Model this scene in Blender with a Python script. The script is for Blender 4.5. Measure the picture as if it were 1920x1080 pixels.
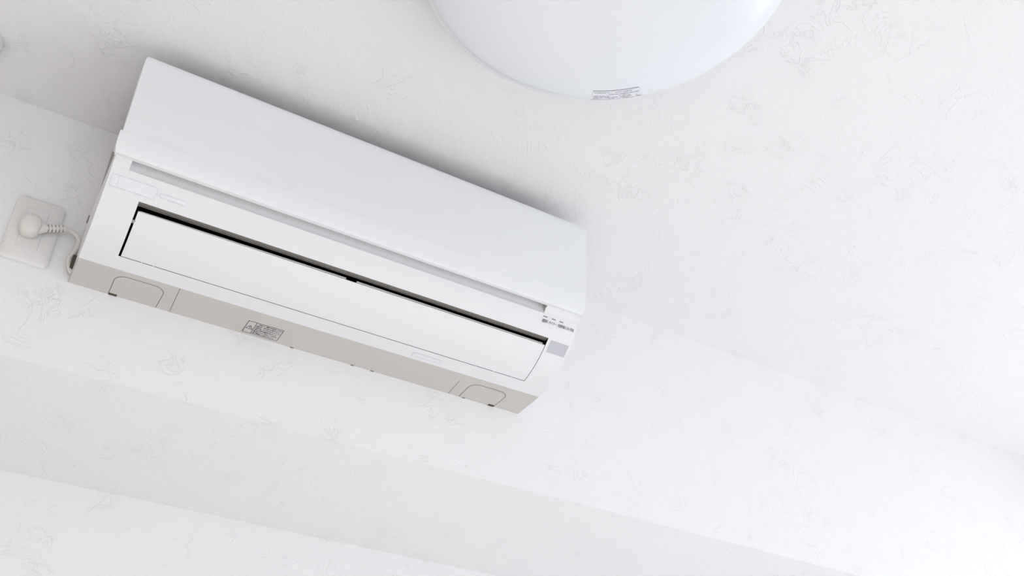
import bpy, bmesh, math
from mathutils import Vector, Matrix
from math import pi, sin, cos, sqrt

# ------------------------------------------------------------------ scene start
for o in list(bpy.data.objects):
    bpy.data.objects.remove(o, do_unlink=True)
S = bpy.context.scene
COL = S.collection
Z0 = 2.186                      # underside of the air conditioner above the floor
ZC = Z0 + 0.3144                # ceiling height

# ------------------------------------------------------------------ camera
cam_data = bpy.data.cameras.new('camera')
cam_data.sensor_width = 36.0
cam_data.lens = 36.01
cam_data.clip_start = 0.02
cam = bpy.data.objects.new('camera', cam_data)
COL.objects.link(cam)
R_ = Vector((0.8589, -0.5122, -0.0031)).normalized()
F_ = Vector((0.4141, 0.6907, 0.5929)).normalized()
U_ = R_.cross(F_).normalized()
R_ = F_.cross(U_).normalized()
m = Matrix((R_, U_, -F_)).transposed().to_4x4()
m.translation = Vector((-0.0626, -1.4190, Z0 - 0.9342))
cam.matrix_world = m
S.camera = cam

# ------------------------------------------------------------------ world, exposure
w = bpy.data.worlds.new('daylight')
S.world = w
w.use_nodes = True
nt = w.node_tree
nt.nodes.clear()
out = nt.nodes.new('ShaderNodeOutputWorld')
bg = nt.nodes.new('ShaderNodeBackground')
tc = nt.nodes.new('ShaderNodeTexCoord')
sep = nt.nodes.new('ShaderNodeSeparateXYZ')
rmp = nt.nodes.new('ShaderNodeValToRGB')
mp = nt.nodes.new('ShaderNodeMapRange')
mp.inputs[1].default_value = -0.25
mp.inputs[2].default_value = 0.35
nt.links.new(tc.outputs['Generated'], sep.inputs[0])
nt.links.new(sep.outputs['Z'], mp.inputs[0])
nt.links.new(mp.outputs[0], rmp.inputs[0])
rmp.color_ramp.elements[0].color = (0.78, 0.80, 0.84, 1)      # sunlit pale ground
rmp.color_ramp.elements[1].color = (0.84, 0.90, 1.0, 1)       # bright hazy sky
nt.links.new(rmp.outputs[0], bg.inputs['Color'])
bg.inputs['Strength'].default_value = 3.1
nt.links.new(bg.outputs[0], out.inputs[0])
S.view_settings.view_transform = 'Standard'
S.view_settings.look = 'None'
S.view_settings.gamma = 1.0
S.view_settings.use_curve_mapping = False
S.view_settings.exposure = 0.0

# room extents
X0, X1, Y0, Y1 = -1.05, 2.62, -4.2, 0.0
# window in the right wall
WY0, WY1, WZ0, WZ1 = -2.4, -0.06, 0.35, 2.30
port = bpy.data.lights.new('window_portal', 'AREA')
port.shape = 'RECTANGLE'
port.size = WZ1 - WZ0
port.size_y = WY1 - WY0
port.cycles.is_portal = True
po = bpy.data.objects.new('window_portal', port)
COL.objects.link(po)
po.location = (X1 + 0.06, (WY0 + WY1) / 2, (WZ0 + WZ1) / 2)
po.rotation_euler = (0, pi / 2, 0)
# low sun through the right window: a bright patch on the floor that lights the ceiling from below
sun = bpy.data.lights.new('sun', 'SUN')
sun.energy = 4.8
sun.angle = math.radians(0.6)
sun.color = (1.0, 1.0, 1.0)
so = bpy.data.objects.new('sun', sun)
COL.objects.link(so)
so.rotation_euler = Vector((-0.84, -0.04, -0.55)).to_track_quat('-Z', 'Y').to_euler()
# unseen second window, added behind the camera as fill light
VX0, VX1, VZ0, VZ1 = -0.9, 1.3, 0.25, 2.2
port2 = bpy.data.lights.new('window_portal', 'AREA')
port2.shape = 'RECTANGLE'
port2.size = VX1 - VX0
port2.size_y = VZ1 - VZ0
port2.cycles.is_portal = True
po2 = bpy.data.objects.new('window_portal', port2)
COL.objects.link(po2)
po2.location = ((VX0 + VX1) / 2, Y0 - 0.06, (VZ0 + VZ1) / 2)
po2.rotation_euler = (pi / 2, 0, 0)

# ------------------------------------------------------------------ materials
def mat(name, col, rough=0.5, spec=0.5, coat=0.0, bump=None, metal=0.0, sub=0.0):
    m = bpy.data.materials.new(name)
    m.use_nodes = True
    n = m.node_tree.nodes
    b = n['Principled BSDF']
    b.inputs['Base Color'].default_value = (*col, 1)
    b.inputs['Roughness'].default_value = rough
    b.inputs['Specular IOR Level'].default_value = spec
    b.inputs['Metallic'].default_value = metal
    b.inputs['Coat Weight'].default_value = coat
    # a trace of fine grain so that no surface is perfectly even
    l = m.node_tree.links
    t = n.new('ShaderNodeTexCoord')
    no = n.new('ShaderNodeTexNoise')
    no.inputs['Scale'].default_value = 6.0
    no.inputs['Detail'].default_value = 3.0
    mr = n.new('ShaderNodeMapRange')
    mr.inputs[3].default_value = max(0.0, rough - 0.04)
    mr.inputs[4].default_value = min(1.0, rough + 0.04)
    l.new(t.outputs['Object'], no.inputs['Vector'])
    l.new(no.outputs[0], mr.inputs[0])
    l.new(mr.outputs[0], b.inputs['Roughness'])
    if bump:
        n2 = n.new('ShaderNodeTexNoise')
        n2.inputs['Scale'].default_value = bump[0]
        bp = n.new('ShaderNodeBump')
        bp.inputs['Strength'].default_value = bump[1]
        bp.inputs['Distance'].default_value = bump[2]
        l.new(t.outputs['Object'], n2.inputs['Vector'])
        l.new(n2.outputs[0], bp.inputs['Height'])
        l.new(bp.outputs[0], b.inputs['Normal'])
    return m

def wallpaper(name, col, amt=1.0):
    """white embossed wallpaper: fine grain, trowel wrinkles and small nicks"""
    m = bpy.data.materials.new(name)
    m.use_nodes = True
    n = m.node_tree.nodes
    l = m.node_tree.links
    b = n['Principled BSDF']
    b.inputs['Base Color'].default_value = (*col, 1)
    b.inputs['Roughness'].default_value = 0.75
    b.inputs['Specular IOR Level'].default_value = 0.25
    t = n.new('ShaderNodeTexCoord')
    def noise(scale, det, dist=0.0, src=None):
        q = n.new('ShaderNodeTexNoise')
        q.inputs['Scale'].default_value = scale
        q.inputs['Detail'].default_value = det
        q.inputs['Distortion'].default_value = dist
        l.new(src or t.outputs['Object'], q.inputs['Vector'])
        return q.outputs[0]
    def math_(op, a, b_=None, clamp=False):
        q = n.new('ShaderNodeMath')
        q.operation = op
        q.use_clamp = clamp
        for i, v in enumerate((a, b_)):
            if v is None: continue
            if isinstance(v, (int, float)): q.inputs[i].default_value = v
            else: l.new(v, q.inputs[i])
        return q.outputs[0]
    def rng(v, a, b_, c, d):
        q = n.new('ShaderNodeMapRange')
        l.new(v, q.inputs[0])
        for i, x in enumerate((a, b_, c, d)): q.inputs[i + 1].default_value = x
        return q.outputs[0]
    fine = noise(160, 3)
    mid = noise(28, 4, 0.6)
    # wrinkle lines: thin band where a distorted noise crosses its middle value
    wr = noise(9, 5, 1.6)
    ridge = rng(math_('ABSOLUTE', math_('SUBTRACT', wr, 0.5)), 0.0, 0.020, 1.0, 0.0)
    mask = rng(noise(11, 2), 0.52, 0.62, 0.0, 1.0)
    ridge = math_('MULTIPLY', ridge, mask)
    wr2 = noise(26, 4, 2.2)
    ridge2 = rng(math_('ABSOLUTE', math_('SUBTRACT', wr2, 0.5)), 0.0, 0.030, 1.0, 0.0)
    mask2 = rng(noise(17, 2, 0.3), 0.56, 0.64, 0.0, 1.0)
    ridge2 = math_('MULTIPLY', ridge2, mask2)
    h = math_('MULTIPLY', fine, 0.20)
    h = math_('ADD', h, math_('MULTIPLY', mid, 0.75))
    h = math_('ADD', h, math_('MULTIPLY', ridge, 0.24))
    h = math_('ADD', h, math_('MULTIPLY', ridge2, 0.20))
    bp = n.new('ShaderNodeBump')
    bp.inputs['Strength'].default_value = 1.0 * amt
    bp.inputs['Distance'].default_value = 0.0020
    l.new(h, bp.inputs['Height'])
    l.new(bp.outputs[0], b.inputs['Normal'])
    return m

M = {}
M['wall'] = wallpaper('white_embossed_wallpaper', (0.825, 0.825, 0.835))
M['ceiling'] = wallpaper('white_embossed_ceiling_paper', (0.79, 0.79, 0.80))
M['plastic'] = mat('white_plastic', (0.76, 0.765, 0.78), 0.38, 0.4)
M['panel'] = mat('white_panel_plastic', (0.775, 0.795, 0.81), 0.33, 0.4)
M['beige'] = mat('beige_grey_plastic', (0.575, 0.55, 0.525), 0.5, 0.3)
M['dark'] = mat('black_duct_plastic', (0.016, 0.014, 0.012), 0.55, 0.3)
M['ledge'] = mat('brown_grey_duct_plastic', (0.19, 0.175, 0.16), 0.45, 0.4)
M['seam'] = mat('seam_shadow_grey', (0.10, 0.09, 0.085), 0.8, 0.1)
M['ink'] = mat('dark_grey_ink', (0.05, 0.05, 0.06), 0.7, 0.2)
M['softink'] = mat('blue_grey_ink', (0.22, 0.23, 0.27), 0.7, 0.2)
M['sensor'] = mat('translucent_grey_plastic', (0.50, 0.51, 0.56), 0.25, 0.5)
M['sticker'] = mat('clear_film_sticker', (0.77, 0.78, 0.82), 0.22, 0.5)
M['edge'] = mat('sticker_edge', (0.62, 0.63, 0.67), 0.5, 0.3)
M['outlet'] = mat('ivory_white_plastic', (0.74, 0.735, 0.725), 0.35, 0.4)
M['cord'] = mat('off_white_rubber', (0.74, 0.72, 0.69), 0.5, 0.3)
M['lamp'] = mat('milky_acrylic', (0.76, 0.785, 0.82), 0.22, 0.5)
M['lampbase'] = mat('white_enamel', (0.8, 0.8, 0.8), 0.4, 0.4)
M['lip'] = mat('grey_lip_plastic', (0.42, 0.42, 0.41), 0.5, 0.3)
M['gapfill'] = mat('dark_brown_gap', (0.10, 0.085, 0.07), 0.9, 0.1)  # dark brown put in for the shade of the rear gap and hatch holes
M['floor'] = None

def floor_mat():
    m = bpy.data.materials.new('pale_wood_floor')
    m.use_nodes = True
    n = m.node_tree.nodes; l = m.node_tree.links
    b = n['Principled BSDF']
    t = n.new('ShaderNodeTexCoord')
    br = n.new('ShaderNodeTexBrick')
    br.inputs['Color1'].default_value = (0.85, 0.83, 0.80, 1)
    br.inputs['Color2'].default_value = (0.82, 0.80, 0.77, 1)
    br.inputs['Mortar'].default_value = (0.25, 0.19, 0.14, 1)
    br.inputs['Scale'].default_value = 1.0
    br.inputs['Brick Width'].default_value = 0.9
    br.inputs['Row Height'].default_value = 0.12
    br.inputs['Mortar Size'].default_value = 0.0015
    l.new(t.outputs['Object'], br.inputs['Vector'])
    l.new(br.outputs['Color'], b.inputs['Base Color'])
    b.inputs['Roughness'].default_value = 0.45
    return m
M['floor'] = floor_mat()

# ------------------------------------------------------------------ helpers
def obj(name, bm, m, parent=None, smooth=False, bevel=None, loc=None):
    bmesh.ops.recalc_face_normals(bm, faces=bm.faces)
    me = bpy.data.meshes.new(name)
    bm.to_mesh(me); bm.free()
    me.materials.append(m)
    o = bpy.data.objects.new(name, me)
    COL.objects.link(o)
    if parent is not None: o.parent = parent
    if loc is not None: o.location = loc
    if smooth:
        for p in me.polygons: p.use_smooth = True
        me.set_sharp_from_angle(angle=math.radians(35))
    if bevel:
        b = o.modifiers.new('bevel', 'BEVEL')
        b.width = bevel; b.segments = 3; b.limit_method = 'ANGLE'
        b.angle_limit = math.radians(35)
        b.harden_normals = False
        for p in me.polygons: p.use_smooth = True
        me.set_sharp_from_angle(angle=math.radians(60))
    return o

def empty(name, loc, label, cat, group=None):
    o = bpy.data.objects.new(name, None)
    o.empty_display_size = 0.05
    COL.objects.link(o)
    o.location = loc
    o['label'] = label; o['category'] = cat
    if group: o['group'] = group
    return o

def add_box(bm, a, b):
    vs = [bm.verts.new((x, y, z)) for x in (a[0], b[0]) for y in (a[1], b[1]) for z in (a[2], b[2])]
    for f in ((0, 1, 3, 2), (4, 6, 7, 5), (0, 4, 5, 1), (2, 3, 7, 6), (0, 2, 6, 4), (1, 5, 7, 3)):
        bm.faces.new([vs[i] for i in f])

def box(a, b):
    bm = bmesh.new(); add_box(bm, a, b); return bm

def extrude_x(bm, prof, xa, xb, closed=True, caps=True):
    A = [bm.verts.new((xa, y, z)) for y, z in prof]
    B = [bm.verts.new((xb, y, z)) for y, z in prof]
    n = len(prof)
    for i in range(n if closed else n - 1):
        j = (i + 1) % n
        bm.faces.new((A[i], A[j], B[j], B[i]))
    if caps and closed:
        bm.faces.new(A); bm.faces.new(B[::-1])

def rounded_rect(w, h, r, seg=8):
    pts = []
    for cx, cy, a0 in ((w / 2 - r, h / 2 - r, 0), (-w / 2 + r, h / 2 - r, pi / 2), (-w / 2 + r, -h / 2 + r, pi), (w / 2 - r, -h / 2 + r, 1.5 * pi)):
        for k in range(seg + 1):
            a = a0 + k / seg * pi / 2
            pts.append((cx + r * cos(a), cy + r * sin(a)))
    return pts

def tube(bm, path, rx, ry=None, seg=14, cap=True):
    ry = ry or rx
    path = [Vector(p) for p in path]
    rings = []
    n = len(path)
    up = Vector((0, 1, 0))
    for i, p in enumerate(path):
        d = (path[min(i + 1, n - 1)] - path[max(i - 1, 0)]).normalized()
        a = d.cross(up)
        if a.length < 1e-4: a = d.cross(Vector((0, 0, 1)))
        a.normalize(); c = a.cross(d).normalized()
        rr = rx[i] if isinstance(rx, (list, tuple)) else rx
        r2 = ry[i] if isinstance(ry, (list, tuple)) else ry
        rings.append([bm.verts.new(p + a * rr * cos(t) + c * r2 * sin(t)) for t in [2 * pi * k / seg for k in range(seg)]])
    for u, v in zip(rings, rings[1:]):
        for k in range(seg):
            j = (k + 1) % seg
            bm.faces.new((u[k], u[j], v[j], v[k]))
    if cap:
        bm.faces.new(rings[0][::-1]); bm.faces.new(rings[-1])

def spline(pts, sub=8):
    pts = [Vector(p) for p in pts]
    P = [pts[0] * 2 - pts[1]] + pts + [pts[-1] * 2 - pts[-2]]
    o = []
    for i in range(1, len(P) - 2):
        for k in range(sub):
            t = k / sub
            a, b, c, d = P[i - 1:i + 3]
            o.append(0.5 * (2 * b + (c - a) * t + (2 * a - 5 * b + 4 * c - d) * t * t + (3 * b - a - 3 * c + d) * t ** 3))
    o.append(pts[-1])
    return o

def lathe(bm, prof, seg=96, cx=0, cy=0):
    rings = []
    for r, z in prof:
        if r < 1e-6: rings.append([bm.verts.new((cx, cy, z))])
        else: rings.append([bm.verts.new((cx + r * cos(2 * pi * k / seg), cy + r * sin(2 * pi * k / seg), z)) for k in range(seg)])
    for u, v in zip(rings, rings[1:]):
        for k in range(seg):
            j = (k + 1) % seg
            if len(u) == 1: bm.faces.new((u[0], v[j], v[k]))
            elif len(v) == 1: bm.faces.new((u[k], u[j], v[0]))
            else: bm.faces.new((u[k], u[j], v[j], v[k]))

def ribbon(bm, pts, width, nrm, closed=False):
    """flat strip of given width following pts, lying square to nrm"""
    pts = [Vector(p) for p in pts]; nrm = Vector(nrm); n = len(pts); pr = []
    for i, p in enumerate(pts):
        if closed: d = pts[(i + 1) % n] - pts[i - 1]
        else: d = pts[min(i + 1, n - 1)] - pts[max(i - 1, 0)]
        s = d.normalized().cross(nrm).normalized() * width / 2
        pr.append((bm.verts.new(p + s), bm.verts.new(p - s)))
    for i in range(n if closed else n - 1):
        a, b = pr[i], pr[(i + 1) % n]
        bm.faces.new((a[0], b[0], b[1], a[1]))

def lettering(name, txt, size, origin, xd, ud, m, parent, squeeze=1.0, space=1.0):
    """flat printed lettering: baseline starts at origin, runs along xd, stands along ud"""
    cu = bpy.data.curves.new('lettering_curve', 'FONT')
    cu.body = txt; cu.size = size; cu.space_line = space; cu.resolution_u = 2; cu.offset = size * 0.022
    t = bpy.data.objects.new('lettering_curve', cu)
    COL.objects.link(t)
    dg = bpy.context.evaluated_depsgraph_get()
    me = bpy.data.meshes.new_from_object(t.evaluated_get(dg))
    bpy.data.objects.remove(t, do_unlink=True)
    xd = Vector(xd).normalized(); ud = Vector(ud).normalized(); nn = xd.cross(ud)
    mm = Matrix((xd * squeeze, ud, nn)).transposed().to_4x4()
    mm.translation = Vector(origin)
    me.transform(mm)
    me.materials.clear(); me.materials.append(m)
    me.name = name
    o = bpy.data.objects.new(name, me)
    COL.objects.link(o); o.parent = parent
    return o

def struct(name, bm, m, parent=None, **k):
    o = obj(name, bm, m, parent, **k)
    if parent is None: o['kind'] = 'structure'
    return o

# ------------------------------------------------------------------ room shell
T = 0.12
ZB = Z0 - 0.1486               # underside of the beam that carries the air conditioner
YR = 0.385                     # wall set back beneath the beam
struct('floor', box((X0 - T, Y0 - T, -0.1), (X1 + T, YR + T, 0)), M['floor'])
struct('ceiling', box((X0 - T, Y0 - T, ZC), (X1 + T, YR + T, ZC + 0.1)), M['ceiling'])
struct('wall_front', box((X0 - 0.05, 0, ZB), (X1 + 0.05, YR + 0.05, ZC + 0.05)), M['wall'])
struct('wall_recess', box((X0, YR, 0), (X1, YR + T, ZC)), M['wall'])
struct('wall_left', box((X0 - T, Y0 - T, 0), (X0, YR + T, ZC)), wallpaper('warm_bounce_wallpaper', (0.90, 0.80, 0.70)))  # unseen wall, coloured beige and set near to bounce warm light
bm = bmesh.new()
add_box(bm, (X0, Y0 - T, 0), (VX0, Y0, ZC))
add_box(bm, (VX1, Y0 - T, 0), (X1, Y0, ZC))
add_box(bm, (VX0, Y0 - T, 0), (VX1, Y0, VZ0))
add_box(bm, (VX0, Y0 - T, VZ1), (VX1, Y0, ZC))
struct('wall_back', bm, M['wall'])
bm = bmesh.new()
f = 0.035
add_box(bm, (VX0, Y0 - 0.11, VZ0), (VX0 + f, Y0 - 0.07, VZ1))
add_box(bm, (VX1 - f, Y0 - 0.11, VZ0), (VX1, Y0 - 0.07, VZ1))
add_box(bm, (VX0 + f, Y0 - 0.11, VZ0), (VX1 - f, Y0 - 0.07, VZ0 + f))
add_box(bm, (VX0 + f, Y0 - 0.11, VZ1 - f), (VX1 - f, Y0 - 0.07, VZ1))
struct('fill_window', bm, M['lampbase'])  # frame of the added fill window
bm = bmesh.new()
add_box(bm, (X1, Y0 - T, 0), (X1 + T, WY0, ZC))
add_box(bm, (X1, WY1, 0), (X1 + T, YR + T, ZC))
add_box(bm, (X1, WY0, 0), (X1 + T, WY1, WZ0))
add_box(bm, (X1, WY0, WZ1), (X1 + T, WY1, ZC))
struct('wall_right', bm, M['wall'])
bm = bmesh.new()
f = 0.035
add_box(bm, (X1 + 0.07, WY0, WZ0), (X1 + 0.11, WY0 + f, WZ1))
add_box(bm, (X1 + 0.07, WY1 - f, WZ0), (X1 + 0.11, WY1, WZ1))
add_box(bm, (X1 + 0.07, WY0 + f, WZ0), (X1 + 0.11, WY1 - f, WZ0 + f))
add_box(bm, (X1 + 0.07, WY0 + f, WZ1 - f), (X1 + 0.11, WY1 - f, WZ1))
yc = (WY0 + WY1) / 2
add_box(bm, (X1 + 0.07, yc - 0.02, WZ0 + f), (X1 + 0.11, yc + 0.02, WZ1 - f))
struct('window_1', bm, M['lampbase'])

# ------------------------------------------------------------------ air conditioner
ac = empty('air_conditioner', (0, 0, Z0), 'white wall-mounted air conditioner with a long louvre, high on the wall under the ceiling', 'air conditioner')
W = 0.80
OX0, OX1 = 0.0500, 0.7532      # outlet opening
# lower front curve from the bottom edge up to the ridge under the panel
ctrl = [(-0.0722, -0.0010), (-0.0862, 0.0012), (-0.1040, 0.0050), (-0.1206, 0.0102), (-0.1347, 0.0160), (-0.1500, 0.0243),
        (-0.1632, 0.0337), (-0.1735, 0.0418), (-0.1835, 0.0510), (-0.1925, 0.0620), (-0.1990, 0.0715), (-0.2030, 0.0795)]
def curve_at(y):
    for (y0, z0), (y1, z1) in zip(ctrl, ctrl[1:]):
        if y1 <= y <= y0:
            return z0 + (z1 - z0) * (y - y0) / (y1 - y0)
    return ctrl[-1][1]
def tangent(y, e=0.004):
    a = Vector((0, y + e, curve_at(max(min(y + e, -0.0722), -0.203)))); b = Vector((0, y - e, curve_at(max(y - e, -0.203))))
    a.y = min(a.y, -0.0722); b.y = max(b.y, -0.203)
    return (b - a).normalized()            # towards the top of the face
YO0, YO1 = -0.0992, -0.1808    # lower and upper rim of the opening on that curve
low = [p for p in ctrl if p[0] > YO0] + [(YO0, curve_at(YO0))]
mid = [(YO0, curve_at(YO0))] + [p for p in ctrl if YO1 < p[0] < YO0] + [(YO1, curve_at(YO1))]
top = [(YO1, curve_at(YO1))] + [p for p in ctrl if p[0] < YO1]
tab = [(-0.2036, 0.0825), (-0.2060, 0.0850), (-0.2150, 0.0890)]
groove = [(-0.2029, 0.0806), (-0.2022, 0.0825), (-0.2018, 0.0860), (-0.2020, 0.0900), (-0.2030, 0.0950), (-0.2055, 0.1000), (-0.2100, 0.1040), (-0.2150, 0.1060)]
low_t = [(-0.2150, 0.1200), (0.0, 0.1200)]
upper_t = [(-0.2150, 0.1200), (-0.2150, 0.2600), (-0.2080, 0.2720), (-0.1900, 0.2790), (0.0, 0.2790), (0.0, 0.1200)]
IN = 0.012                     # the housing steps in behind the upper part of the panel
GX0, GX1 = 0.0235, 0.7310      # ends of the finger groove
bm = bmesh.new()
stations = [0.0, GX0, OX0, OX1 * 0 + GX1, OX1, W]
def strip(prof, xa, xb):
    extrude_x(bm, prof, xa, xb, closed=False)
full = [(0, 0.0)] + ctrl
strip(low, 0, W); strip(top, 0, W)
strip(mid, 0, OX0); strip(mid, OX1, W)
strip([ctrl[-1]] + tab, 0, GX0); strip([ctrl[-1]] + tab, GX1, W)
strip([ctrl[-1]] + groove, GX0, GX1)
strip([tab[-1]] + low_t, 0, GX0); strip([tab[-1]] + low_t, GX1, W)
strip([groove[-1]] + low_t, GX0, GX1)
extrude_x(bm, upper_t, IN, W - IN)
for x in (0.0, W):              # end cheeks
    bm.faces.new([bm.verts.new((x, y, z)) for y, z in [(0, -0.0004)] + ctrl + tab + low_t])
for x in (GX0, GX1):            # ends of the groove
    bm.faces.new([bm.verts.new((x, y, z)) for y, z in [ctrl[-1]] + groove + [tab[-1], tab[1], tab[0]]])
bmesh.ops.remove_doubles(bm, verts=bm.verts, dist=1e-5)
obj('housing', bm, M['plastic'], ac, smooth=True)

# inside of the outlet: black duct behind the louvre
bm = bmesh.new()
zt = curve_at(YO1)
duct = [(YO0, curve_at(YO0)), (-0.088, 0.012), (-0.055, 0.035), (-0.045, 0.080), (-0.060, 0.130), (-0.110, 0.150), (-0.140, 0.120), (-0.1540, 0.0800), (-0.1600, 0.0590)]
extrude_x(bm, duct, OX0, OX1, closed=False)
for x in (OX0, OX1):
    bm.faces.new([bm.verts.new((x, y, z)) for y, z in duct + [(YO1, zt)] + mid[::-1][1:-1]])
obj('air_duct', bm, M['dark'], ac)
# lengthwise ribs on the upper rim of the duct
bm = bmesh.new()
lp = [(YO1, zt), (-0.1785, 0.0490), (-0.1775, 0.0484), (-0.1745, 0.0494), (-0.1735, 0.0488), (-0.1700, 0.0502), (-0.1690, 0.0497), (-0.1665, 0.0512), (-0.1640, 0.0545), (-0.1600, 0.0590)]
extrude_x(bm, lp, OX0, OX1, closed=False)
obj('duct_rim', bm, M['ledge'], ac)

# louvre flap
FX0, FX1 = 0.0536, 0.7522
FY0, FY1 = -0.1002, -0.1702
fl = [(FY0, curve_at(FY0))] + [p for p in ctrl if FY1 < p[0] < FY0] + [(FY1, curve_at(FY1))]
inner = []
for y, z in fl[::-1]:
    t = tangent(y); nrm = Vector((0, -t.z, t.y)) if (-t.z) > 0 else Vector((0, t.z, -t.y))
    inner.append((y + abs(t.z) * 0.0022, z + abs(t.y) * 0.0022))
bm = bmesh.new()
extrude_x(bm, fl + inner, FX0, FX1)
flap = obj('louvre_flap', bm, M['plastic'], ac, smooth=True)
for xa, xb, ka, kb in ((0.0560, 0.3798, 0.0, 1.0), (0.3978, 0.7480, 1.0, 0.8)):
    bm = bmesh.new()
    y, z = fl[-1]
    def sec(x, k):
        return [bm.verts.new((x, y + a, z + b)) for a, b in ((0.0006, 0.0012 + 0.0012 * k), (-0.0001 - 0.0003 * k, 0.0016 + 0.0022 * k), (0.0110, -0.0030), (0.0118, -0.0042))]
    A_, B_ = sec(xa, ka), sec(xb, kb)
    for i in range(4): bm.faces.new((A_[i], A_[(i + 1) % 4], B_[(i + 1) % 4], B_[i]))
    bm.faces.new(A_); bm.faces.new(B_[::-1])
    obj('inner_lip', bm, M['lip'], flap)
# pivot tab across the left gap of the louvre
bm = box((OX0 - 0.0002, -0.1585, curve_at(-0.1585) + 0.0005), (FX0 + 0.001, -0.1520, curve_at(-0.152) + 0.0035))
obj('pivot', bm, M['lip'], flap)
# small spacers bridging the fine gap below the flap
for x in (0.0835, 0.1010, 0.690):
    bm = box((x, -0.1010, curve_at(-0.0995) - 0.0001), (x + 0.0014, -0.0984, curve_at(-0.0990) + 0.002))
    obj('spacer', bm, M['plastic'], flap)

# beige underside
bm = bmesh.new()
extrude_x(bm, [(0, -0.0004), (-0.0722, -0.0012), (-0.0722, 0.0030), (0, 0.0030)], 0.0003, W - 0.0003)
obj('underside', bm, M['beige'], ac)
ZU = -0.0018
def under_z(y): return -0.0004 - 0.0008 * min(1, -y / 0.0722) - 0.00012
def arch(x0, x1, xt0, xt1, ytop, r):
    pts = [(x0, -0.0015), (x0 + (xt0 - x0) * 0.5, -(abs(ytop) - r) * 0.5)]
    n = 8
    for k in range(n + 1):
        a = pi - k / n * pi / 2
        pts.append((xt0 + r + r * cos(a), ytop + r - r * sin(a)))
    for k in range(n + 1):
        a = pi / 2 - k / n * pi / 2
        pts.append((xt1 - r + r * cos(a), ytop + r - r * sin(a)))
    pts += [(xt1 + (x1 - xt1) * 0.5, -(abs(ytop) - r) * 0.5), (x1, -0.0015)]
    return [(x, y, under_z(y)) for x, y in pts]
for (x0, x1, xt0, xt1, yt, hx, nm) in ((0.0596, 0.1325, 0.0588, 0.1329, -0.0592, 0.0600, 'l'), (0.6754, 0.7470, 0.6742, 0.7478, -0.0548, 0.7350, 'r')):
    pts = arch(x0, x1, xt0, xt1, yt, 0.0165)
    bm = bmesh.new()
    vs = [bm.verts.new(p) for p in pts]
    fc = bm.faces.new(vs)
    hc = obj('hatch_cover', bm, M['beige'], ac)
    bm = bmesh.new()
    ribbon(bm, [(x, y, z - 0.00012) for x, y, z in pts], 0.0008, (0, 0, -1))
    obj('hatch_seam', bm, M['seam'], hc)
    bm = box((hx, -0.0052, -0.0012), (hx + 0.012, -0.0002, -0.0006))
    obj('screw_slot', bm, M['gapfill'], hc)
for xa, ya, xb, yb in ((0.1513, -0.0718, 0.1545, -0.0015), (0.6505, -0.0500, 0.6540, -0.0015)):
    bm = bmesh.new()
    ribbon(bm, [(xa, ya, under_z(ya) - 0.0001), (xb, yb, under_z(yb) - 0.0001)], 0.0006, (0, 0, -1))
    obj('seam', bm, M['seam'], ac)
for x in (0.3560, 0.4650, 0.5020, 0.6820):           # wall-side clips along the rear edge
    bm = box((x, -0.0018, -0.0012), (x + 0.006, 0.0, -0.0004))
    obj('rear_clip', bm, M['ledge'], ac)

# warning label printed on the underside
bm = bmesh.new()
lx0, lx1, ly0, ly1 = 0.2715, 0.3300, -0.0422, -0.0080
zz = under_z(-0.03) - 0.0003
add_box(bm, (lx0, ly0, zz), (lx1, ly1, zz + 0.0002))
wl = obj('warning_label', bm, mat('grey_label_film', (0.565, 0.545, 0.53), 0.45, 0.3), ac)
wl['label'] = 'small rectangular printed caution label with a warning triangle'
bm = bmesh.new()
zl = zz - 0.0002
lw = 0.0008
ribbon(bm, [(lx0, ly0, zl), (lx1, ly0, zl)], lw, (0, 0, -1)); ribbon(bm, [(lx0, ly1, zl), (lx1, ly1, zl)], lw, (0, 0, -1))
ribbon(bm, [(lx0, ly0, zl), (lx0, ly1, zl)], lw, (0, 0, -1)); ribbon(bm, [(lx1, ly0, zl), (lx1, ly1, zl)], lw, (0, 0, -1))
xd = lx0 + 0.0135
ribbon(bm, [(xd, ly0, zl), (xd, ly1, zl)], lw, (0, 0, -1))
obj('label_border', bm, M['ink'], wl)
bm = bmesh.new()
tri = [(lx0 + 0.0013, -0.0200, zl), (lx0 + 0.0067, -0.0300, zl), (lx0 + 0.0122, -0.0200, zl)]
for a, b in ((0, 1), (1, 2), (2, 0)): ribbon(bm, [tri[a], tri[b]], 0.0009, (0, 0, -1))
ribbon(bm, [(lx0 + 0.0067, -0.0270, zl), (lx0 + 0.0067, -0.0235, zl)], 0.0009, (0, 0, -1))
ribbon(bm, [(lx0 + 0.0067, -0.0225, zl), (lx0 + 0.0067, -0.0215, zl)], 0.0009, (0, 0, -1))
obj('warning_triangle', bm, M['ink'], wl)
lines = ['（お願い）運転中は手を入れない', '運転中（吹出口に触れない）', '回転物（けがのおそれあり）', '掃除の時は電源を切ること', '電源プラグを抜いて行う', '専門業者に依頼すること']
for i, t_ in enumerate(lines):
    o = lettering('caution_lettering', t_, 0.0037, (xd + 0.0016, ly0 + 0.0052 + i * 0.0053, zl), (1, 0, 0), (0, -1, 0), M['ink'], wl)
    xs = [v.co.x for v in o.data.vertices]
    if xs:
        k = 0.0415 / (max(xs) - min(xs)) * (1.0, 0.97, 1.0, 0.9, 0.95, 0.85)[i]; xm = min(xs)
        for v in o.data.vertices: v.co.x = xm + (v.co.x - xm) * k
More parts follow.
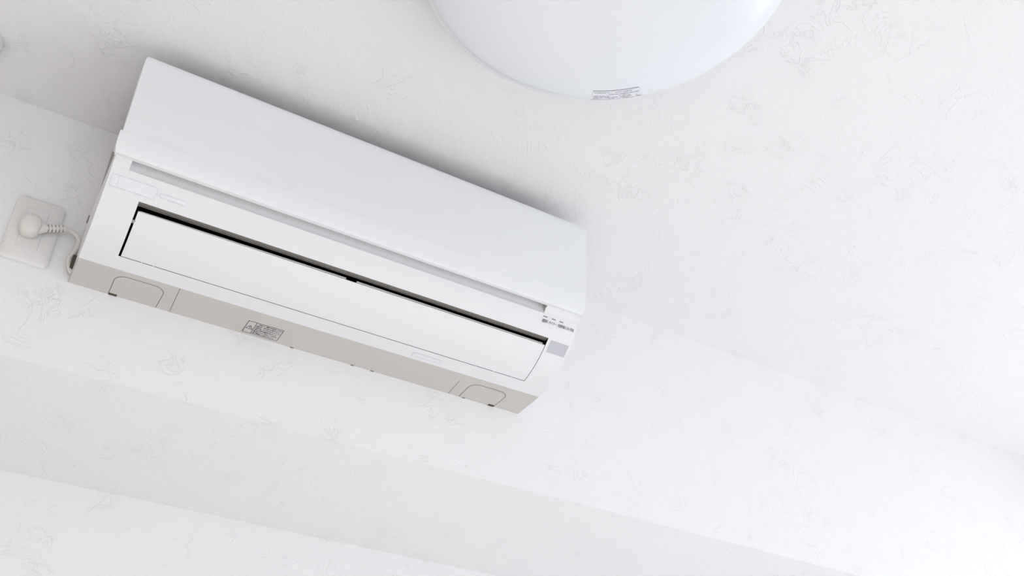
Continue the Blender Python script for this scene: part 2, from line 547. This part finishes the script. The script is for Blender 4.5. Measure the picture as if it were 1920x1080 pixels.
# a patch lying on the curved front
def patch(x0, x1, ya, yb, lift=0.00025, n=6, thick=0.0002, skew=0.0):
    bm = bmesh.new()
    for i in range(n):
        y0 = ya + (yb - ya) * i / n; y1 = ya + (yb - ya) * (i + 1) / n
        def v(x, y, tt, l):
            t = tangent(y)
            return (x + skew * tt, y - abs(t.z) * l, curve_at(y) - abs(t.y) * l)
        q = [v(x0, y0, i / n, lift), v(x1, y0, i / n, lift), v(x1, y1, (i + 1) / n, lift), v(x0, y1, (i + 1) / n, lift)]
        bm.faces.new([bm.verts.new(p) for p in q])
    bmesh.ops.remove_doubles(bm, verts=bm.verts, dist=1e-6)
    return bm
def on_face(x, y, lift=0.0004):
    t = tangent(y)
    return (x, y - abs(t.z) * lift, curve_at(y) - abs(t.y) * lift)

sw = obj('sensor_window', patch(0.7595, 0.7962, -0.1618, -0.1793), M['sensor'], ac, smooth=True)
sw['label'] = 'grey signal receiver window at the right end of the front'
def sticker(x0, x1, ya, yb, lab, split=None):
    s = obj('sticker', patch(x0, x1, ya, yb), M['sticker'], ac, smooth=True)
    s['label'] = lab
    bm = bmesh.new()
    t = tangent((ya + yb) / 2); nrm = Vector((1, 0, 0)).cross(t)
    n = 6
    for x in [x0, x1] + ([split] if split else []):
        ribbon(bm, [on_face(x, ya + (yb - ya) * k / n) for k in range(n + 1)], 0.0004, nrm)
    for y in (ya, yb):
        ribbon(bm, [on_face(x0, y), on_face(x1, y)], 0.0004, nrm)
    obj('sticker_edge', bm, M['edge'], s)
    return s
sticker(0.0045, 0.0690, -0.1872, -0.1975, 'faint bluish clear sticker at the top left corner of the front', 0.0145)
s2 = sticker(0.0750, 0.1130, -0.1908, -0.1945, 'small thin outlined sticker above the left end of the louvre')
sticker(0.5420, 0.5950, -0.0795, -0.0880, 'pale clear sticker on the strip below the louvre')
# indicator marks and lettering on the right of the front
for xa, xb in ((0.7306, 0.7390), (0.7476, 0.7558), (0.7638, 0.7713)):
    bm = patch(xa, xb, -0.2004, -0.2012, 0.0004, 1)
    obj('indicator_mark', bm, M['softink'], ac)
t = tangent(-0.1965)
for s, xa, wd in (('運転', 0.7300, 0.0125), ('タイマー', 0.7440, 0.0155), ('内部乾燥/におい除去', 0.7620, 0.0335)):
    o = lettering('indicator_lettering', s, 0.0062, on_face(xa, -0.1958, 0.0009), (1, 0, 0), t, M['softink'], ac)
    xs = [v.co.x for v in o.data.vertices]
    if xs:
        k = wd / (max(xs) - min(xs)); xm = min(xs)
        for v in o.data.vertices: v.co.x = xa + (v.co.x - xm) * k
# vertical end of groove, small dark triangle
bm = bmesh.new()
bm.faces.new([bm.verts.new(p) for p in ((0.7285, -0.2085, 0.0935), (0.7335, -0.2085, 0.0935), (0.7312, -0.2055, 0.0835))])
extr = bmesh.ops.extrude_face_region(bm, geom=bm.faces[:])
for v in [g for g in extr['geom'] if isinstance(g, bmesh.types.BMVert)]: v.co.y += 0.006
obj('groove_triangle', bm, M['lip'], ac)

# front panel
PZ0, PZ1 = 0.0888, 0.2735
pp = [(-0.2190, 0.0891), (-0.2208, 0.0888), (-0.2222, 0.0900), (-0.2240, 0.0945), (-0.2262, 0.1010), (-0.2288, 0.1100), (-0.2310, 0.1200), (-0.2330, 0.1310), (-0.2350, 0.1450), (-0.2368, 0.1600),
      (-0.2388, 0.1800), (-0.2408, 0.2050), (-0.2427, 0.2280), (-0.2441, 0.2450), (-0.2450, 0.2550), (-0.2454, 0.2610), (-0.2453, 0.2650), (-0.2447, 0.2680), (-0.2436, 0.2705), (-0.2420, 0.2722), (-0.2398, 0.2732), (-0.2370, 0.2735)]
def ext(z, side):
    r = 0.0135
    base = (-0.0012 if side < 0 else W + 0.0008)
    if z < 0.1230: base = -0.0048 if side < 0 else W + 0.0012
    if z < 0.1000: base += (-side) * (0.1000 - z) * 0.25
    u = z - (0.2735 - r)
    off = r - sqrt(max(0, r * r - u * u)) if u > 0 else 0
    return base - side * off
# rows: split where the step in the side edge lies
rows = []
for (a, b) in zip(pp, pp[1:]):
    rows.append(a)
    if a[1] < 0.1229 < b[1]:
        k = (0.1229 - a[1]) / (b[1] - a[1]); y = a[0] + (b[0] - a[0]) * k
        rows.append((y, 0.1229)); rows.append((y, 0.12301))
rows.append(pp[-1])
bm = bmesh.new()
fr, bk = [], []
NX = 24
for y, z in rows:
    xa, xb = ext(z, -1), ext(z, 1)
    xs = [xa + (xb - xa) * k / NX for k in range(NX + 1)]
    fr.append([bm.verts.new((x, y, z)) for x in xs])
    yb = min(-0.2135, y + 0.0235)
    bk.append([bm.verts.new((xs[0], -0.2140, z)), bm.verts.new((xs[-1], -0.2140, z))])
for u, v in zip(fr, fr[1:]):
    for k in range(NX): bm.faces.new((u[k], u[k + 1], v[k + 1], v[k]))
for i in range(len(rows) - 1):
    bm.faces.new((fr[i][0], fr[i + 1][0], bk[i + 1][0], bk[i][0]))
    bm.faces.new((fr[i][-1], bk[i][1], bk[i + 1][1], fr[i + 1][-1]))
    bm.faces.new((bk[i][0], bk[i + 1][0], bk[i + 1][1], bk[i][1]))
bm.faces.new(fr[0] + [bk[0][1], bk[0][0]])
bm.faces.new(fr[-1][::-1] + [bk[-1][0], bk[-1][1]])
fp = obj('front_panel', bm, M['panel'], ac, smooth=True)
# side clips on the left cheek; dark wedge standing in for the rear gap's shade
for y, z, h in ((-0.016, 0.1060, 0.011),):
    obj('side_clip', box((-0.0014, y - 0.006, z), (0.0, y + 0.002, z + h)), M['ledge'], ac)
bm = bmesh.new()
extrude_x(bm, [(-0.001, 0.017), (-0.020, 0.024), (-0.020, 0.038), (-0.001, 0.046)], -0.0050, 0.0)
obj('dark_gap_wedge', bm, M['gapfill'], ac)  # shade of the gap behind the unit, built as a dark wedge
# rear mounting plate, seen as a thin rim beside the wall
obj('mounting_plate', box((0.004, -0.0010, 0.006), (W - 0.004, 0.0, 0.275)), M['lip'], ac)

# ------------------------------------------------------------------ wall outlet, plug and cord
PX, PZc = -0.0694, 0.0682
ou = empty('wall_outlet', (PX, 0, Z0 + PZc), 'white rectangular wall outlet plate left of the air conditioner', 'outlet')
bm = bmesh.new()
A = rounded_rect(0.070, 0.120, 0.009); B2 = rounded_rect(0.0695, 0.1195, 0.009); C2 = rounded_rect(0.062, 0.112, 0.007)
rings = [[bm.verts.new((x, -0.0001, z)) for x, z in A], [bm.verts.new((x, -0.0040, z)) for x, z in A], [bm.verts.new((x, -0.0058, z)) for x, z in B2], [bm.verts.new((x, -0.0080, z)) for x, z in C2]]
for u, v in zip(rings, rings[1:]):
    for k in range(len(u)):
        j = (k + 1) % len(u); bm.faces.new((u[k], u[j], v[j], v[k]))
bm.faces.new(rings[-1]); bm.faces.new(rings[0][::-1])
obj('cover_plate', bm, M['outlet'], ou, smooth=True)
sx0, sx1, sz0, sz1 = -0.0170, 0.0138, -0.0345, 0.0375
sock = obj('socket', box((sx0, -0.0088, sz0), (sx1, -0.0070, sz1)), M['outlet'], ou, bevel=0.0006)
bm = bmesh.new()
g = 0.0004
for a, b in (((sx0, sz0), (sx1, sz0)), ((sx1, sz0), (sx1, sz1)), ((sx1, sz1), (sx0, sz1)), ((sx0, sz1), (sx0, sz0))):
    ribbon(bm, [(a[0], -0.0082, a[1]), (b[0], -0.0082, b[1])], 0.0011, (0, -1, 0))
obj('socket_gap', bm, M['edge'], sock)
# plug
pc = Vector((-0.0750, 0, 0.0652))
pl = empty('power_plug', (pc.x, -0.0088, Z0 + pc.z), 'off-white round power plug with its cord, pushed into the wall outlet', 'plug')
bm = bmesh.new()
rg = []
seg = 40
for r, y, k in ((0.0150, 0.0, 1), (0.0163, -0.002, 1), (0.0165, -0.010, 1), (0.0162, -0.017, 1), (0.0150, -0.0205, 1), (0.0120, -0.0228, 1), (0.0060, -0.0238, 1)):
    ring = []
    for i in range(seg):
        a = 2 * pi * i / seg
        ca, sa = cos(a), sin(a)
        rr = r / max(abs(ca) ** 3 + abs(sa) ** 3, 0.0001) ** (1 / 3.0)
        rr = r * 0.45 + rr * 0.55
        ring.append(bm.verts.new((rr * ca * 0.92, y, rr * sa * 1.05)))
    rg.append(ring)
for u, v in zip(rg, rg[1:]):
    for i in range(seg):
        j = (i + 1) % seg; bm.faces.new((u[i], u[j], v[j], v[i]))
bm.faces.new(rg[-1]); bm.faces.new(rg[0][::-1])
obj('plug_body', bm, M['cord'], pl, smooth=True)
L = lambda x, y, z: (x - pc.x, y + 0.0088, z - pc.z)
d0 = Vector(L(-0.0655, -0.0185, 0.0660)); d1 = Vector(L(-0.0290, -0.0170, 0.0812))
bm = bmesh.new()
nk = Vector(d0).lerp(d1, 0.0), Vector(d0).lerp(d1, 0.36)
tube(bm, [nk[0], nk[0].lerp(nk[1], .5), nk[1]], [0.0105, 0.0088, 0.0062], [0.0085, 0.0075, 0.0055])
obj('plug_neck', bm, M['cord'], pl, smooth=True)
bm = bmesh.new()
tube(bm, [d0.lerp(d1, .3), d1], 0.0030, seg=12)
for k in range(5):
    a = d0.lerp(d1, 0.42 + k * 0.135); b = d0.lerp(d1, 0.42 + k * 0.135 + 0.058)
    tube(bm, [a, b], 0.0070 - k * 0.0002, 0.0055)
obj('strain_relief', bm, M['cord'], pl, smooth=True)
path = spline([L(-0.0310, -0.0172, 0.0805), L(-0.0240, -0.0155, 0.0828), L(-0.0155, -0.0125, 0.0835), L(-0.0075, -0.0100, 0.0795), L(-0.0030, -0.0085, 0.0715), L(-0.0030, -0.0080, 0.0620),
               L(-0.0050, -0.0075, 0.0510), L(-0.0080, -0.0070, 0.0420), L(-0.0080, -0.0065, 0.0330), L(-0.0062, -0.0062, 0.0250), L(-0.0030, -0.0060, 0.0180), L(0.0010, -0.0060, 0.0125)])
bm = bmesh.new()
tube(bm, path, 0.0036, 0.0028, seg=12)
obj('cord', bm, M['cord'], pl, smooth=True)

# ------------------------------------------------------------------ ceiling lamp
LX, LY = 0.4929, -0.7541
la = empty('ceiling_lamp', (LX, LY, ZC), 'large round white domed ceiling lamp, switched off', 'lamp')
bm = bmesh.new()
lathe(bm, [(0.0, -0.0005), (0.240, -0.0005), (0.246, -0.004), (0.248, -0.018), (0.24, -0.024), (0.0, -0.024)], 128)
obj('lamp_base', bm, M['lampbase'], la, smooth=True)
DR, DZ0, DH, DN = 0.2665, -0.034, 0.086, 2.5
def dome_at(t):
    """t 0 at the widest rim, pi/2 at the lowest point"""
    return DR * max(cos(t), 0.0) ** (2 / DN), DZ0 - DH * sin(t) ** (2 / DN)
dome = [(0.244, -0.0200), (0.252, -0.0205), (0.2585, -0.0230), (0.2632, -0.0270), (0.2658, -0.0310)] + [dome_at(pi / 2 * k / 40) for k in range(40)] + [(0.0, DZ0 - DH)]
bm = bmesh.new()
lathe(bm, dome, 160)
sh = obj('lamp_shade', bm, M['lamp'], la, smooth=True)
# maker's label on the rim of the shade, towards the wall
def dome_pt(ang, t, lift=0.0004):
    r, z = dome_at(t); r2, z2 = dome_at(t + 0.01)
    d = Vector((r2 - r, z2 - z)).normalized()
    return ((r - d.y * lift) * cos(ang), (r - d.y * lift) * sin(ang), z + d.x * lift)
A0, A1 = math.radians(62.0), math.radians(43.5)
def lab_patch(a0, a1, s0, s1, lift, n=10, k=4):
    bm = bmesh.new()
    g = [[bm.verts.new(dome_pt(a0 + (a1 - a0) * i / n, s0 + (s1 - s0) * j / k, lift)) for j in range(k + 1)] for i in range(n + 1)]
    for i in range(n):
        for j in range(k): bm.faces.new((g[i][j], g[i + 1][j], g[i + 1][j + 1], g[i][j + 1]))
    return bm
S0, S1 = 0.47, 0.74
lb = obj('rating_label', lab_patch(A0, A1, S0, S1, 0.0003), mat('label_film', (0.75, 0.76, 0.80), 0.4, 0.4), sh, smooth=True)
bm = bmesh.new()
def bar(a0, a1, s0, s1):
    n = max(1, int(abs(a1 - a0) / 0.03))
    g = [[bm.verts.new(dome_pt(a0 + (a1 - a0) * i / n, s, 0.0006)) for s in (s0, s1)] for i in range(n + 1)]
    for i in range(n): bm.faces.new((g[i][0], g[i + 1][0], g[i + 1][1], g[i][1]))
import random
random.seed(4)
for s in (S0, S1 - 0.010): bar(A0, A1, s, s + 0.010)
for a in (A0, A1, A0 + (A1 - A0) * .45, A0 + (A1 - A0) * .62): bar(a, a - 0.003, S0, S1)
for s in (0.505, 0.550, 0.595, 0.640, 0.685):
    a = A0 - 0.012
    while a > A1 + 0.02:
        ln = random.uniform(0.008, 0.045)
        if random.random() < 0.72: bar(a, max(A1 + 0.006, a - ln), s, s + 0.020)
        a -= ln + random.uniform(0.004, 0.012)
obj('label_print', bm, mat('pale_label_ink', (0.52, 0.52, 0.57), 0.6, 0.2), sh)

# ------------------------------------------------------------------ small round fitting at the left
fx, fy = -0.2295, -0.1075
rf = empty('ceiling_fitting', (fx, fy, ZC), 'small round white fitting on the ceiling, cut by the left edge of the photo', 'ceiling fitting')
bm = bmesh.new()
lathe(bm, [(0.0, -0.0003), (0.034, -0.0003), (0.034, -0.012), (0.031, -0.018), (0.024, -0.022), (0.0, -0.023)], 48)
obj('fitting_cover', bm, M['outlet'], rf, smooth=True)
